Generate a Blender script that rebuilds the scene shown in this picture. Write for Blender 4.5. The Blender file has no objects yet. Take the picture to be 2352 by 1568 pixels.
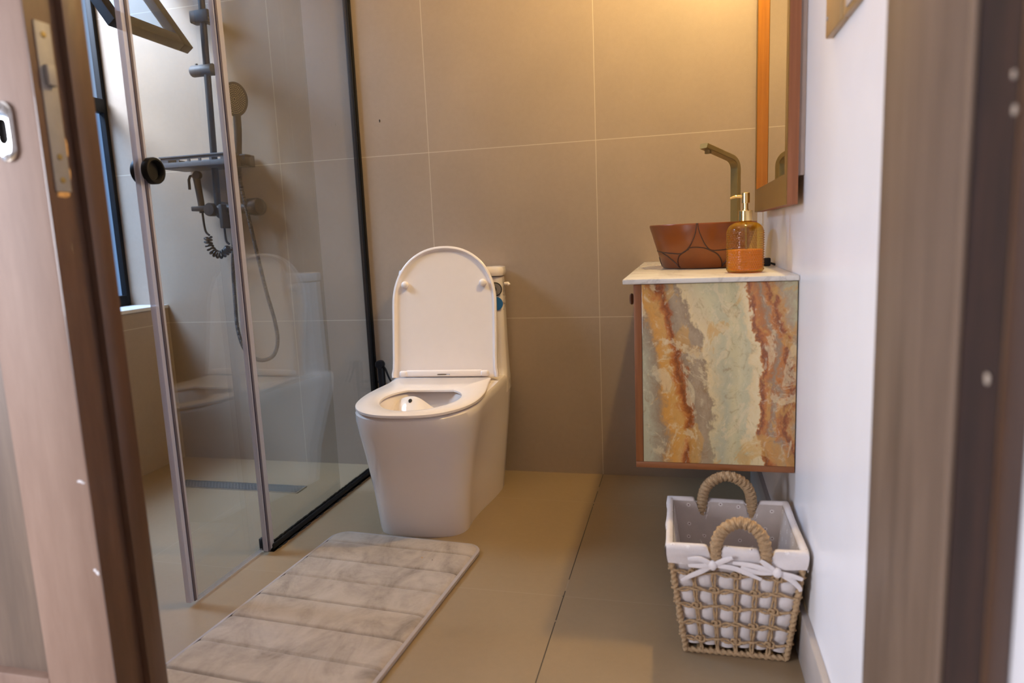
import bpy, bmesh, math, random
from mathutils import Vector, Matrix
random.seed(7)
PI = math.pi
sc = bpy.context.scene
COL = sc.collection

# ------------------------------------------------------------------ camera
cd = bpy.data.cameras.new('camera')
cam = bpy.data.objects.new('camera', cd); COL.objects.link(cam)
cd.sensor_width = 36.0; cd.lens = 1581.5 * 36 / 2352
cd.clip_start = 0.02
Rr = [[0.970489, -0.241104, 0.004426], [0.237519, 0.958907, 0.155186], [-0.04166, -0.149555, 0.987875]]
M = Matrix(((Rr[0][0], Rr[0][2], -Rr[0][1], 0.2842), (Rr[1][0], Rr[1][2], -Rr[1][1], -2.4071),
            (Rr[2][0], Rr[2][2], -Rr[2][1], 0.8662), (0, 0, 0, 1)))
cam.matrix_world = M
cd.dof.use_dof = True; cd.dof.focus_distance = 2.0; cd.dof.aperture_fstop = 2.8
sc.camera = cam

# ------------------------------------------------------------------ world, lights, exposure
sc.view_settings.view_transform = 'Standard'; sc.view_settings.look = 'None'
sc.view_settings.exposure = 0.0; sc.view_settings.gamma = 1.0; sc.view_settings.use_curve_mapping = False
sc.cycles.use_denoising = True
sc.cycles.max_bounces = 10; sc.cycles.diffuse_bounces = 5; sc.cycles.glossy_bounces = 5
sc.cycles.transparent_max_bounces = 24; sc.cycles.transmission_bounces = 10
sc.cycles.caustics_reflective = False; sc.cycles.caustics_refractive = False
sc.cycles.sample_clamp_indirect = 6

W = bpy.data.worlds.new('sky'); sc.world = W; W.use_nodes = True
wn = W.node_tree; wn.nodes.clear()
wo = wn.nodes.new('ShaderNodeOutputWorld'); wb = wn.nodes.new('ShaderNodeBackground')
wt = wn.nodes.new('ShaderNodeTexCoord'); ws = wn.nodes.new('ShaderNodeSeparateXYZ'); wr = wn.nodes.new('ShaderNodeValToRGB')
wn.links.new(wt.outputs['Generated'], ws.inputs[0]); wn.links.new(ws.outputs['Z'], wr.inputs[0])
wr.color_ramp.elements[0].position = 0.34; wr.color_ramp.elements[0].color = (.085, .120, .180, 1)
wr.color_ramp.elements[1].position = 0.62; wr.color_ramp.elements[1].color = (.85, .95, 1.15, 1)
wn.links.new(wr.outputs[0], wb.inputs[0]); wb.inputs[1].default_value = 3.2
wn.links.new(wb.outputs[0], wo.inputs[0])

def light(name, kind, loc, energy, color, target=None, size=None, size_y=None, radius=None):
    l = bpy.data.lights.new(name, kind); l.energy = energy; l.color = color
    o = bpy.data.objects.new(name, l); COL.objects.link(o); o.location = loc
    if kind == 'AREA':
        l.shape = 'RECTANGLE'; l.size = size; l.size_y = size_y or size
    if radius is not None: l.shadow_soft_size = radius
    if target is not None:
        o.rotation_euler = (Vector(target) - Vector(loc)).to_track_quat('-Z', 'Y').to_euler()
    return o
# daylight falling steeply through the shower window
light('window_daylight', 'AREA', (-2.9, -1.1, 3.0), 380, (.60, .75, 1.0), (-1.70, -.1, 1.2), 1.4, 1.4)
# hall daylight: area light behind an added left opening, crossing the doorway
light('hall_daylight', 'AREA', (-2.62, -3.5, 1.08), 122, (.90, .91, 1.0), (.5, -1.2, .8), 1.7, 1.0)
# warm lamp over the mirror
light('vanity_lamp', 'POINT', (.44, -.60, 2.02), 58, (1.0, .70, .28), radius=.035)
# added warm fill for the room, no lamp known there
light('warm_fill', 'POINT', (-.45, -.95, 2.38), 4.5, (1.0, .76, .55), radius=.10)

# ------------------------------------------------------------------ helpers
def T(o, label, cat, group=None, kind=None):
    o['label'] = label
    o['category'] = cat
    if group: o['group'] = group
    if kind: o['kind'] = kind
    return o
def empty(name, loc, label, cat, group=None, rz=0.0, kind=None):
    o = bpy.data.objects.new(name, None); COL.objects.link(o)
    o.empty_display_size = .05; o.location = loc; o.rotation_euler = (0, 0, rz)
    return T(o, label, cat, group, kind)

class MB:
    def __init__(s, f=None):
        s.bm = bmesh.new(); s.f = f or (lambda p: p); s.uv = None
    def v(s, p): return s.bm.verts.new(Vector(s.f(Vector(p))))
    def face(s, vs):
        try: return s.bm.faces.new(vs)
        except ValueError: return None
    def box(s, x0, x1, y0, y1, z0, z1, bev=0, seg=2):
        vs = [s.v((x, y, z)) for x in (x0, x1) for y in (y0, y1) for z in (z0, z1)]
        fs = [s.face([vs[i] for i in q]) for q in ((0, 1, 3, 2), (4, 6, 7, 5), (0, 4, 5, 1), (2, 3, 7, 6), (0, 2, 6, 4), (1, 5, 7, 3))]
        if bev:
            es = list({e for f in fs for e in f.edges})
            bmesh.ops.bevel(s.bm, geom=es, offset=bev, segments=seg, affect='EDGES', profile=.5)
        return s
    def rings(s, rings, cap0=True, cap1=True, closed=True):
        R = [[s.v(p) for p in r] for r in rings]
        n = len(R[0])
        for a, b in zip(R, R[1:]):
            for i in range(n if closed else n - 1):
                j = (i + 1) % n
                s.face([a[i], a[j], b[j], b[i]])
        if cap0: s.face(R[0][::-1])
        if cap1: s.face(R[-1])
        return R
    def tube(s, pts, r, seg=10, cap=True, loop=False, mod=None):
        pts = [Vector(p) for p in pts]; n = len(pts)
        tans = []
        for i in range(n):
            a = pts[(i - 1) % n] if (loop or i > 0) else pts[0]
            b = pts[(i + 1) % n] if (loop or i < n - 1) else pts[-1]
            d = b - a
            tans.append(d.normalized() if d.length > 1e-9 else Vector((0, 0, 1)))
        t = tans[0]; u = t.orthogonal().normalized()
        rings = []; L = 0
        for i in range(n):
            if i:
                L += (pts[i] - pts[i - 1]).length
                u = u - tans[i] * u.dot(tans[i])
                u = u.normalized() if u.length > 1e-9 else tans[i].orthogonal().normalized()
            w = tans[i].cross(u)
            rr = r(i / (n - 1)) if callable(r) else r
            ring = []
            for k in range(seg):
                a = 2 * PI * k / seg
                q = rr * (mod(a, L) if mod else 1)
                ring.append(pts[i] + (u * math.cos(a) + w * math.sin(a)) * q)
            rings.append(ring)
        if loop:
            rings.append(rings[0]); s.rings(rings, False, False)
        else: s.rings(rings, cap, cap)
        return s
    def lathe(s, prof, c=(0, 0, 0), seg=48, axis='Z', cap0=True, cap1=True, mod=None):
        c = Vector(c); rings = []
        for (r, h) in prof:
            ring = []
            for k in range(seg):
                a = 2 * PI * k / seg; q = r * (mod(a, h) if mod else 1)
                x, y = q * math.cos(a), q * math.sin(a)
                p = {'Z': (x, y, h), 'X': (h, x, y), 'Y': (x, -h, y)}[axis]
                ring.append(c + Vector(p))
            rings.append(ring)
        s.rings(rings, cap0, cap1)
        return s
    def prism(s, poly, z0, z1, bev=0):
        a = [s.v((x, y, z0)) for x, y in poly]; b = [s.v((x, y, z1)) for x, y in poly]
        n = len(poly); fs = [s.face(a[::-1]), s.face(b)]
        for i in range(n): fs.append(s.face([a[i], a[(i + 1) % n], b[(i + 1) % n], b[i]]))
        if bev:
            es = list({e for f in fs[:2] for e in f.edges})
            bmesh.ops.bevel(s.bm, geom=es, offset=bev, segments=2, affect='EDGES', profile=.5)
        return s
    def grid(s, nu, nv, fn, uvfn=None):
        g = [[s.v(fn(i / nu, j / nv)) for j in range(nv + 1)] for i in range(nu + 1)]
        if uvfn and s.uv is None: s.uv = s.bm.loops.layers.uv.new('UVMap')
        for i in range(nu):
            for j in range(nv):
                f = s.face([g[i][j], g[i + 1][j], g[i + 1][j + 1], g[i][j + 1]])
                if uvfn and f:
                    for lp, (a, b) in zip(f.loops, ((i, j), (i + 1, j), (i + 1, j + 1), (i, j + 1))):
                        lp[s.uv].uv = uvfn(a / nu, b / nv)
        return g
    def build(s, name, mat, parent=None, origin=None, smooth=True, angle=40, local=False):
        bm = s.bm
        bmesh.ops.recalc_face_normals(bm, faces=bm.faces)
        o = Vector(origin) if origin is not None else (Vector(parent.location) if (parent is not None and not local) else Vector((0, 0, 0)))
        pp = parent
        while pp is not None and not local and origin is None and pp.parent is not None:
            pp = pp.parent; o = o + Vector(pp.location)
        if not local: bmesh.ops.translate(bm, verts=bm.verts, vec=-o)
        if smooth:
            ca = math.radians(angle)
            for f in bm.faces: f.smooth = True
            for e in bm.edges:
                if len(e.link_faces) == 2:
                    try: e.smooth = e.calc_face_angle() < ca
                    except ValueError: pass
        me = bpy.data.meshes.new(name); bm.to_mesh(me); bm.free()
        me.materials.append(mat)
        ob = bpy.data.objects.new(name, me); COL.objects.link(ob)
        if parent is not None: ob.parent = parent
        elif not local: ob.location = o
        return ob
def smoothpath(pts, n=8):
    P = [Vector(p) for p in pts]; out = []
    for i in range(len(P) - 1):
        a, b = P[max(i - 1, 0)], P[i]; c, d = P[i + 1], P[min(i + 2, len(P) - 1)]
        for k in range(n):
            t = k / n
            out.append(.5 * ((2 * b) + (c - a) * t + (2 * a - 5 * b + 4 * c - d) * t * t + (3 * b - a - 3 * c + d) * t ** 3))
    out.append(P[-1]); return out
def resample(pts, step):
    P = [Vector(p) for p in pts]; out = [P[0]]
    for a, b in zip(P, P[1:]):
        n = max(1, int((b - a).length / step))
        for k in range(1, n + 1): out.append(a.lerp(b, k / n))
    return out

# ------------------------------------------------------------------ materials
class NT:
    def __init__(s, name):
        s.m = bpy.data.materials.new(name); s.m.use_nodes = True; s.t = s.m.node_tree; s.t.nodes.clear()
        s.out = s.n('ShaderNodeOutputMaterial')
    def n(s, t, **kw):
        x = s.t.nodes.new(t)
        for k, v in kw.items(): setattr(x, k, v)
        return x
    def l(s, a, b): s.t.links.new(a, b)
    def inp(s, x, i, v):
        if hasattr(v, 'node'): s.l(v, x.inputs[i])
        elif v is not None: x.inputs[i].default_value = v
    def math(s, op, a, b=None, c=None, clamp=False):
        x = s.n('ShaderNodeMath', operation=op); x.use_clamp = clamp
        s.inp(x, 0, a); s.inp(x, 1, b); s.inp(x, 2, c); return x.outputs[0]
    def vmath(s, op, a, b=None):
        x = s.n('ShaderNodeVectorMath', operation=op); s.inp(x, 0, a); s.inp(x, 1, b); return x
    def pos(s): return s.n('ShaderNodeNewGeometry').outputs['Position']
    def obj(s): return s.n('ShaderNodeTexCoord').outputs['Object']
    def sep(s, v): x = s.n('ShaderNodeSeparateXYZ'); s.l(v, x.inputs[0]); return x.outputs
    def comb(s, a, b, c): x = s.n('ShaderNodeCombineXYZ'); s.inp(x, 0, a); s.inp(x, 1, b); s.inp(x, 2, c); return x.outputs[0]
    def noise(s, vec, scale, detail=4, rough=.55, dist=0):
        x = s.n('ShaderNodeTexNoise'); s.inp(x, 'Vector', vec); x.inputs['Scale'].default_value = scale
        x.inputs['Detail'].default_value = detail; x.inputs['Roughness'].default_value = rough
        x.inputs['Distortion'].default_value = dist; return x.outputs['Fac']
    def ramp(s, f, stops, interp='LINEAR'):
        x = s.n('ShaderNodeValToRGB'); e = x.color_ramp.elements; x.color_ramp.interpolation = interp
        for i, (p, c) in enumerate(stops):
            el = e[i] if i < 2 else e.new(p)
            el.position = p; el.color = (*c, 1) if len(c) == 3 else c
        s.l(f, x.inputs[0]); return x.outputs[0]
    def mix(s, f, a, b, mode='MIX'):
        x = s.n('ShaderNodeMix', data_type='RGBA', blend_type=mode)
        s.inp(x, 0, f)
        for i, v in ((6, a), (7, b)):
            if hasattr(v, 'node'): s.l(v, x.inputs[i])
            else: x.inputs[i].default_value = (*v, 1) if len(v) == 3 else v
        return x.outputs[2]
    def bump(s, h, strength=.3, dist=.002):
        x = s.n('ShaderNodeBump'); x.inputs['Strength'].default_value = strength; x.inputs['Distance'].default_value = dist
        s.l(h, x.inputs['Height']); return x.outputs[0]
    def bsdf(s, color, rough=.5, metal=0, normal=None, **kw):
        x = s.n('ShaderNodeBsdfPrincipled')
        if hasattr(color, 'node'): s.l(color, x.inputs['Base Color'])
        else: x.inputs['Base Color'].default_value = (*color, 1)
        s.inp(x, 'Roughness', rough); s.inp(x, 'Metallic', metal)
        if normal is not None: s.l(normal, x.inputs['Normal'])
        for k, v in kw.items(): s.inp(x, k.replace('_', ' '), v)
        s.l(x.outputs[0], s.out.inputs[0]); return x

def plain(name, c, rough=.5, metal=0, var=.06, scale=30, bump=0, **kw):
    N = NT(name); p = N.obj(); nz = N.noise(p, scale)
    d = tuple(min(1, x * (1 + var)) for x in c); e = tuple(x * (1 - var) for x in c)
    col = N.ramp(nz, [(.3, e), (.7, d)])
    nm = N.bump(N.noise(p, scale * 6), bump, .001) if bump else None
    N.bsdf(col, rough, metal, nm, **kw); return N.m

def tile(name, base, ax, ay, sx, sy, ox, oy, grout, rough=.42, gw=.0011, dark=None):
    """large matt cement tiles; joints at ox+k*sx and oy+k*sy on two world axes"""
    N = NT(name); P = N.pos(); q = N.sep(P); a, b = q[ax], q[ay]
    def joint(v, o, s_):
        w = N.math('DIVIDE', N.math('SUBTRACT', v, o), s_)
        f = N.math('ABSOLUTE', N.math('SUBTRACT', N.math('FRACT', N.math('ADD', w, .5)), .5))
        return N.math('MULTIPLY', f, s_), N.math('FLOOR', w)
    ja, ia = joint(a, ox, sx); jb, ib = joint(b, oy, sy)
    d = N.math('MINIMUM', ja, jb); line = N.math('LESS_THAN', d, gw)
    n1 = N.noise(P, 3.0, 5, .6); n2 = N.noise(P, 60, 3, .6); n3 = N.noise(P, 420, 2, .5)
    wn_ = N.n('ShaderNodeTexWhiteNoise', noise_dimensions='2D'); N.l(N.comb(ia, ib, 0), wn_.inputs['Vector'])
    k = N.math('ADD', N.math('MULTIPLY', n1, .5), N.math('ADD', N.math('MULTIPLY', n2, .22), N.math('MULTIPLY', n3, .28)))
    k = N.math('ADD', k, N.math('MULTIPLY', N.math('SUBTRACT', wn_.outputs[0], .5), .06))
    col = N.ramp(k, [(.28, tuple(x * .86 for x in base)), (.74, tuple(min(1, x * 1.12) for x in base))])
    g = grout
    if dark is not None:
        isd = N.math('LESS_THAN', N.math('ABSOLUTE', N.math('SUBTRACT', a, ox)), .004)
        br = N.math('GREATER_THAN', N.noise(P, 9, 2), .44)
        g = N.mix(N.math('MULTIPLY', isd, br), grout, dark)
    col = N.mix(line, col, g)
    h = N.math('SUBTRACT', N.math('MULTIPLY', n3, .25), line)
    N.bsdf(col, N.math('ADD', rough - .06, N.math('MULTIPLY', n1, .14)), 0, N.bump(h, .25, .0012)); return N.m

def wood(name, c1, c2, c3, axis=2, rough=.4, stretch=14, scale=2.2, knots=False, coat=0):
    N = NT(name); P = N.pos(); q = N.sep(P)
    sc_ = [stretch] * 3; sc_[axis] = 1.0
    v = N.vmath('MULTIPLY', P, tuple(sc_)).outputs[0]
    n1 = N.noise(v, scale, 5, .6, .6); n2 = N.noise(v, scale * 9, 3, .6)
    f = N.math('ADD', N.math('MULTIPLY', n1, .75), N.math('MULTIPLY', n2, .25))
    col = N.ramp(f, [(.28, c1), (.5, c2), (.72, c3)])
    if knots:
        vo = N.n('ShaderNodeTexVoronoi'); s3 = [11.0] * 3; s3[axis] = 3.4
        N.l(N.vmath('MULTIPLY', P, tuple(s3)).outputs[0], vo.inputs['Vector']); vo.inputs['Scale'].default_value = 1.0
        col = N.mix(N.ramp(vo.outputs['Distance'], [(.05, (1, 1, 1)), (.16, (0, 0, 0))]), col, tuple(x * .3 for x in c1))
    x = N.bsdf(col, rough, 0, N.bump(n2, .12, .001)); x.inputs['Coat Weight'].default_value = coat; return N.m

TILE = (.335, .255, .188)
GR = (.52, .43, .32)
Z2, TH = .5765, .6024
m_back = tile('back_wall_tile', TILE, 0, 2, .6, TH, 0.0, Z2, GR)
m_left = tile('left_wall_tile', TILE, 1, 2, .6, TH, 0.0, Z2, GR)
m_floor = tile('floor_tile', (.285, .202, .120), 0, 1, .6, .6011, 0.0, -.2689, (.32, .24, .155), .34, .0011, (.03, .025, .02))
m_reveal = tile('window_reveal_tile', (.60, .58, .57), 1, 2, .6, TH, 0.0, Z2, (.45, .42, .4))
m_paint = plain('white_wall_paint', (.80, .795, .83), .32, 0, .02, 8, .03)
m_ceil = plain('ceiling_paint', (.80, .78, .75), .7)
m_base = plain('baseboard_tile', (.37, .33, .31), .35, 0, .05, 20)
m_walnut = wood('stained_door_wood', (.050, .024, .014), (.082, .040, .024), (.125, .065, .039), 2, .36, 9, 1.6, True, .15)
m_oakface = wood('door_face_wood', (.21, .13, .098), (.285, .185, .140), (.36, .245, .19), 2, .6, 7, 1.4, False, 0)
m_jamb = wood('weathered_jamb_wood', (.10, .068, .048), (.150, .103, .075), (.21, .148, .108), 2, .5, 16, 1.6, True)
m_jambedge = wood('lit_jamb_edge', (.15, .10, .072), (.20, .138, .10), (.26, .185, .135), 2, .7, 16, 1.6)  # paler jamb wood, hall light on the edge put into the colour
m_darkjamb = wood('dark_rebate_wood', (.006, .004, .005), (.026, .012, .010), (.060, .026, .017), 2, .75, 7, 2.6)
m_steel = plain('brushed_steel', (.28, .255, .24), .55, .15, .05, 80)
m_drainrim = plain('satin_steel_rim', (.62, .60, .57), .28, 1.0, .04, 60)
m_chrome = plain('polished_chrome', (.85, .85, .85), .12, 1.0, .02)
m_filler = plain('pale_filler', (.42, .35, .29), .8, 0, .3, 200)
m_rawwood = plain('raw_chiselled_wood', (.62, .34, .12), .8, 0, .25, 90, .4)
m_black = plain('black_metal', (.010, .0095, .010), .5, 0, .1, Specular_IOR_Level=.15)
m_blackgloss = plain('black_plastic', (.009, .008, .009), .35, Specular_IOR_Level=.25)
m_gun = plain('gunmetal_finish', (.024, .021, .020), .5, 0, .08, Specular_IOR_Level=.25)
m_gunlt = plain('gunmetal_light_finish', (.075, .078, .086), .5, 0, .05, Specular_IOR_Level=.3)
m_ceramic = plain('white_ceramic', (.83, .755, .715), .09, 0, .01, 5, Coat_Weight=.3)
m_seat = plain('white_plastic', (.85, .77, .735), .22, 0, .01)
m_bronze = plain('bronze_faucet_finish', (.30, .21, .07), .38, .5, .06, 50)
m_gold = plain('gold_pump_finish', (.86, .62, .26), .12, 1.0, .03)
m_nozzle = plain('tan_rubber_nozzle', (.60, .48, .29), .6)
m_frost = plain('lens_white', (.8, .8, .78), .4)
m_cabwood = wood('cabinet_veneer', (.17, .052, .013), (.235, .078, .021), (.29, .105, .031), 2, .42, 40, 3)
m_cabwood_y = wood('cabinet_veneer_rail', (.17, .052, .013), (.235, .078, .021), (.29, .105, .031), 0, .42, 40, 3)
m_mirwood = wood('mirror_frame_wood', (.21, .068, .022), (.27, .09, .032), (.33, .12, .048), 2, .6, 40, 4)
m_mirfront = plain('mirror_frame_bronze', (.20, .098, .010), .3, .15, .05, 40)
m_mirrev = wood('mirror_reveal_wood', (.38, .13, .012), (.47, .175, .018), (.54, .215, .03), 2, .3, 30, 4)
m_mirror = plain('mirror_silver', (.88, .88, .86), .015, 1.0, 0)
m_greybox = plain('grey_back_panel', (.33, .25, .21), .5)
m_bowl = plain('brown_glazed_ceramic', (.24, .065, .010), .32, 0, .16, 14)
m_line = plain('dark_brown_glaze', (.055, .017, .010), .3)
m_seal_pale = None

def glassmat(name, tint, refl=1.0, base=.04):
    N = NT(name)
    lw = N.n('ShaderNodeLayerWeight'); lw.inputs['Blend'].default_value = .5
    f5 = N.math('POWER', lw.outputs['Facing'], 4.0)
    fac = N.math('MULTIPLY', N.math('ADD', base, N.math('MULTIPLY', f5, .50)), refl, clamp=True)
    tr = N.n('ShaderNodeBsdfTransparent'); tr.inputs[0].default_value = (*tint, 1)
    gl = N.n('ShaderNodeBsdfGlossy'); gl.inputs['Roughness'].default_value = .01; gl.inputs[0].default_value = (1, 1, 1, 1)
    mx = N.n('ShaderNodeMixShader'); N.l(fac, mx.inputs[0]); N.l(tr.outputs[0], mx.inputs[1]); N.l(gl.outputs[0], mx.inputs[2])
    N.l(mx.outputs[0], N.out.inputs[0]); return N.m
m_glass = glassmat('clear_shower_glass', (.90, .895, .87))
m_wglass = glassmat('window_glass', (.80, .90, 1.0))
def translucent(name, c, alpha, rough=.25):
    N = NT(name)
    tr = N.n('ShaderNodeBsdfTransparent'); tr.inputs[0].default_value = (.95, .93, .95, 1)
    b = N.n('ShaderNodeBsdfPrincipled'); b.inputs['Base Color'].default_value = (*c, 1); b.inputs['Roughness'].default_value = rough
    b.inputs['Subsurface Weight'].default_value = 0
    t2 = N.n('ShaderNodeBsdfTranslucent'); t2.inputs[0].default_value = (*c, 1)
    m1 = N.n('ShaderNodeMixShader'); m1.inputs[0].default_value = .35; N.l(b.outputs[0], m1.inputs[1]); N.l(t2.outputs[0], m1.inputs[2])
    mx = N.n('ShaderNodeMixShader'); mx.inputs[0].default_value = alpha
    N.l(tr.outputs[0], mx.inputs[1]); N.l(m1.outputs[0], mx.inputs[2]); N.l(mx.outputs[0], N.out.inputs[0]); return N.m
m_seal = translucent('translucent_seal', (.62, .57, .58), .62)
m_sealdk = translucent('seal_core', (.16, .14, .18), .85)
m_clear = translucent('clear_guide_plastic', (.5, .48, .45), .35)

def cloth(name, c, scale=900, daisies=False, var=.05):
    N = NT(name); P = N.pos()
    n1 = N.noise(P, 40, 3); n2 = N.noise(P, scale, 2)
    f = N.math('ADD', N.math('MULTIPLY', n1, .5), N.math('MULTIPLY', n2, .5))
    col = N.ramp(f, [(.3, tuple(x * (1 - 2 * var) for x in c)), (.7, tuple(min(1, x * (1 + var)) for x in c))])
    if daisies:
        uv = N.n('ShaderNodeTexCoord').outputs['UV']
        S = 1 / .036
        us = N.vmath('MULTIPLY', uv, (S, S, 0)).outputs[0]
        vo = N.n('ShaderNodeTexVoronoi', voronoi_dimensions='2D'); N.l(us, vo.inputs['Vector'])
        vo.inputs['Scale'].default_value = 1.0; vo.inputs['Randomness'].default_value = .55
        d = N.sep(N.vmath('SUBTRACT', us, vo.outputs['Position']).outputs[0])
        ang = N.math('ARCTAN2', d[1], d[0])
        pet = N.math('ADD', .085, N.math('MULTIPLY', .062, N.math('COSINE', N.math('MULTIPLY', ang, 9.0))))
        dist = vo.outputs['Distance']
        isp = N.math('MULTIPLY', N.math('LESS_THAN', dist, pet), N.math('GREATER_THAN', dist, .05))
        isc = N.math('LESS_THAN', dist, .036)
        col = N.mix(isp, col, (.86, .84, .83)); col = N.mix(isc, col, (.10, .008, .02))
    N.bsdf(col, .85, 0, N.bump(n2, .25, .0006), Sheen_Weight=.2); return N.m
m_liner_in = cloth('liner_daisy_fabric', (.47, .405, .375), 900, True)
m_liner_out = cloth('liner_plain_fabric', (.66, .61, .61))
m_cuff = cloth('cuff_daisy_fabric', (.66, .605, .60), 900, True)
m_tie = cloth('tie_fabric', (.70, .65, .655))
def jute(name, c):
    N = NT(name); P = N.pos()
    n1 = N.noise(P, 260, 4, .7); n2 = N.noise(P, 1300, 2)
    col = N.ramp(N.math('ADD', N.math('MULTIPLY', n1, .6), N.math('MULTIPLY', n2, .4)), [(.28, tuple(x * .55 for x in c)), (.5, c), (.72, tuple(min(1, x * 1.45) for x in c))])
    N.bsdf(col, .85, 0, N.bump(n2, .6, .001)); return N.m
m_jute = jute('jute_rope', (.40, .265, .145))

def onyx():
    N = NT('onyx_panel'); P = N.obj(); q = N.sep(P); M_ = N.math
    u = M_('DIVIDE', q[0], .325); dn = M_('SUBTRACT', 1.0, M_('DIVIDE', q[2], .405))
    Pn = N.vmath('MULTIPLY', P, (1.0, 1.0, .72)).outputs[0]
    c = lambda n, a: M_('MULTIPLY', M_('SUBTRACT', n, .5), a)
    w = M_('ADD', c(N.noise(Pn, 8, 3, .5), .26), M_('ADD', c(N.noise(Pn, 30, 5, .62, .5), .16), c(N.noise(Pn, 110, 5, .7, .8), .075)))
    uu = M_('ADD', u, w)
    cA = M_('ADD', .10, M_('SUBTRACT', M_('MULTIPLY', dn, .42), M_('MULTIPLY', M_('MULTIPLY', dn, dn), .20)))
    cB = M_('ADD', .705, M_('SUBTRACT', M_('MULTIPLY', dn, .20), M_('MULTIPLY', M_('MULTIPLY', dn, dn), .09)))
    dA = M_('ADD', M_('SUBTRACT', uu, cA), .5); dB = M_('ADD', M_('SUBTRACT', uu, cB), .5)
    pale = (.60, .58, .44); sage = (.49, .50, .40); mist = (.45, .47, .42); cream = (.70, .60, .42); gold = (.62, .33, .085)
    orange = (.50, .20, .05); rust = (.34, .105, .026); drust = (.20, .060, .018); grey = (.30, .24, .195); taupe = (.40, .33, .27)
    S = lambda x: .5 + x
    left = N.ramp(dA, [(S(-.40), sage), (S(-.27), mist), (S(-.17), grey), (S(-.12), gold), (S(-.055), (.60, .36, .13)), (S(-.030), orange), (S(-.008), rust), (S(.012), drust), (S(.030), rust),
                       (S(.055), grey), (S(.11), taupe), (S(.155), grey), (S(.175), cream), (S(.22), (.62, .55, .42)), (S(.29), pale), (S(.37), sage)])
    right = N.ramp(dB, [(S(-.34), sage), (S(-.26), mist), (S(-.17), pale), (S(-.10), sage), (S(-.07), cream), (S(-.030), (.72, .66, .50)), (S(-.022), orange), (S(-.004), drust), (S(.012), rust),
                        (S(.03), orange), (S(.055), (.40, .17, .06)), (S(.085), grey), (S(.115), orange), (S(.145), drust), (S(.158), rust), (S(.18), (.52, .30, .12)), (S(.21), taupe), (S(.26), sage)])
    col = N.mix(N.ramp(uu, [(.44, (0, 0, 0)), (.54, (1, 1, 1))]), left, right)
    # clouds, golden flakes and fine turbulence
    n1 = N.noise(Pn, 13, 6, .62, 1.0)
    col = N.mix(N.ramp(n1, [(.56, (0, 0, 0)), (.60, (.55, .55, .55)), (.72, (.75, .75, .75))]), col, (.60, .36, .11))
    n2 = N.noise(N.vmath('ADD', Pn, (3.1, 0, 1.7)).outputs[0], 16, 7, .68, .8)
    col = N.mix(N.ramp(n2, [(.55, (0, 0, 0)), (.585, (.6, .6, .6)), (.70, (.35, .35, .35))]), col, (.70, .63, .49))
    n3 = N.noise(N.vmath('ADD', Pn, (7.3, 0, 2.2)).outputs[0], 48, 7, .75, 1.2)
    col = N.mix(N.ramp(n3, [(.33, (.5, .5, .5)), (.45, (0, 0, 0))]), col, (.26, .165, .085))
    col = N.mix(N.ramp(n3, [(.56, (0, 0, 0)), (.68, (.5, .5, .5))]), col, (.78, .73, .62))
    col = N.mix(1.0, col, (.97, .86, .64), 'MULTIPLY')
    x = N.bsdf(col, .12); x.inputs['Coat Weight'].default_value = .4; return N.m
m_onyx = onyx()
def marble():
    N = NT('white_marble_top'); P = N.pos()
    w = N.noise(P, 7, 5, .6, 1.4)
    vein = N.math('ABSOLUTE', N.math('SUBTRACT', w, .5))
    col = N.ramp(vein, [(.0, (.54, .50, .46)), (.022, (.66, .62, .57)), (.12, (.70, .66, .61))])
    N.bsdf(col, .14); return N.m
m_marble = marble()
def matmat():
    N = NT('plush_mat'); P = N.pos()
    n1 = N.noise(N.vmath('MULTIPLY', P, (1.25, .8, 1)).outputs[0], 7.5, 5, .66, 1.1); n2 = N.noise(P, 800, 3, .7); n3 = N.noise(P, 60, 3, .6)
    f = N.math('ADD', N.math('MULTIPLY', n1, .72), N.math('ADD', N.math('MULTIPLY', n2, .18), N.math('MULTIPLY', n3, .10)))
    col = N.ramp(f, [(.35, (.215, .160, .115)), (.43, (.325, .25, .186)), (.52, (.40, .315, .240)), (.64, (.47, .378, .293))])
    N.bsdf(col, .95, 0, N.bump(n2, .5, .002), Sheen_Weight=.35, Sheen_Roughness=.5); return N.m
m_mat = matmat()
m_matedge = cloth('mat_binding', (.36, .30, .275))
def amber(name, tint, body, dens, gloss=.05):
    N = NT(name)
    lw = N.n('ShaderNodeLayerWeight'); lw.inputs['Blend'].default_value = .5
    tr = N.n('ShaderNodeBsdfTransparent'); tr.inputs[0].default_value = (*tint, 1)
    gl = N.n('ShaderNodeBsdfGlossy'); gl.inputs['Roughness'].default_value = .06
    d = N.n('ShaderNodeBsdfTranslucent'); d.inputs[0].default_value = (*body, 1)
    df = N.n('ShaderNodeBsdfDiffuse'); df.inputs[0].default_value = (*body, 1)
    a = N.n('ShaderNodeMixShader'); a.inputs[0].default_value = .5; N.l(d.outputs[0], a.inputs[1]); N.l(df.outputs[0], a.inputs[2])
    m1 = N.n('ShaderNodeMixShader'); N.l(N.math('ADD', dens, N.math('MULTIPLY', N.math('POWER', lw.outputs['Facing'], 1.4), .75), clamp=True), m1.inputs[0]); N.l(tr.outputs[0], m1.inputs[1]); N.l(a.outputs[0], m1.inputs[2])
    mx = N.n('ShaderNodeMixShader'); N.l(N.math('ADD', gloss, N.math('MULTIPLY', N.math('POWER', lw.outputs['Facing'], 4.0), gloss * 6)), mx.inputs[0]); N.l(m1.outputs[0], mx.inputs[1]); N.l(gl.outputs[0], mx.inputs[2])
    N.l(mx.outputs[0], N.out.inputs[0]); return N.m
m_amber = amber('amber_glass', (.96, .80, .34), (.42, .22, .012), .08)
m_soap = amber('orange_soap', (.98, .66, .02), (.86, .50, .001), .62, 0.0)
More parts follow.
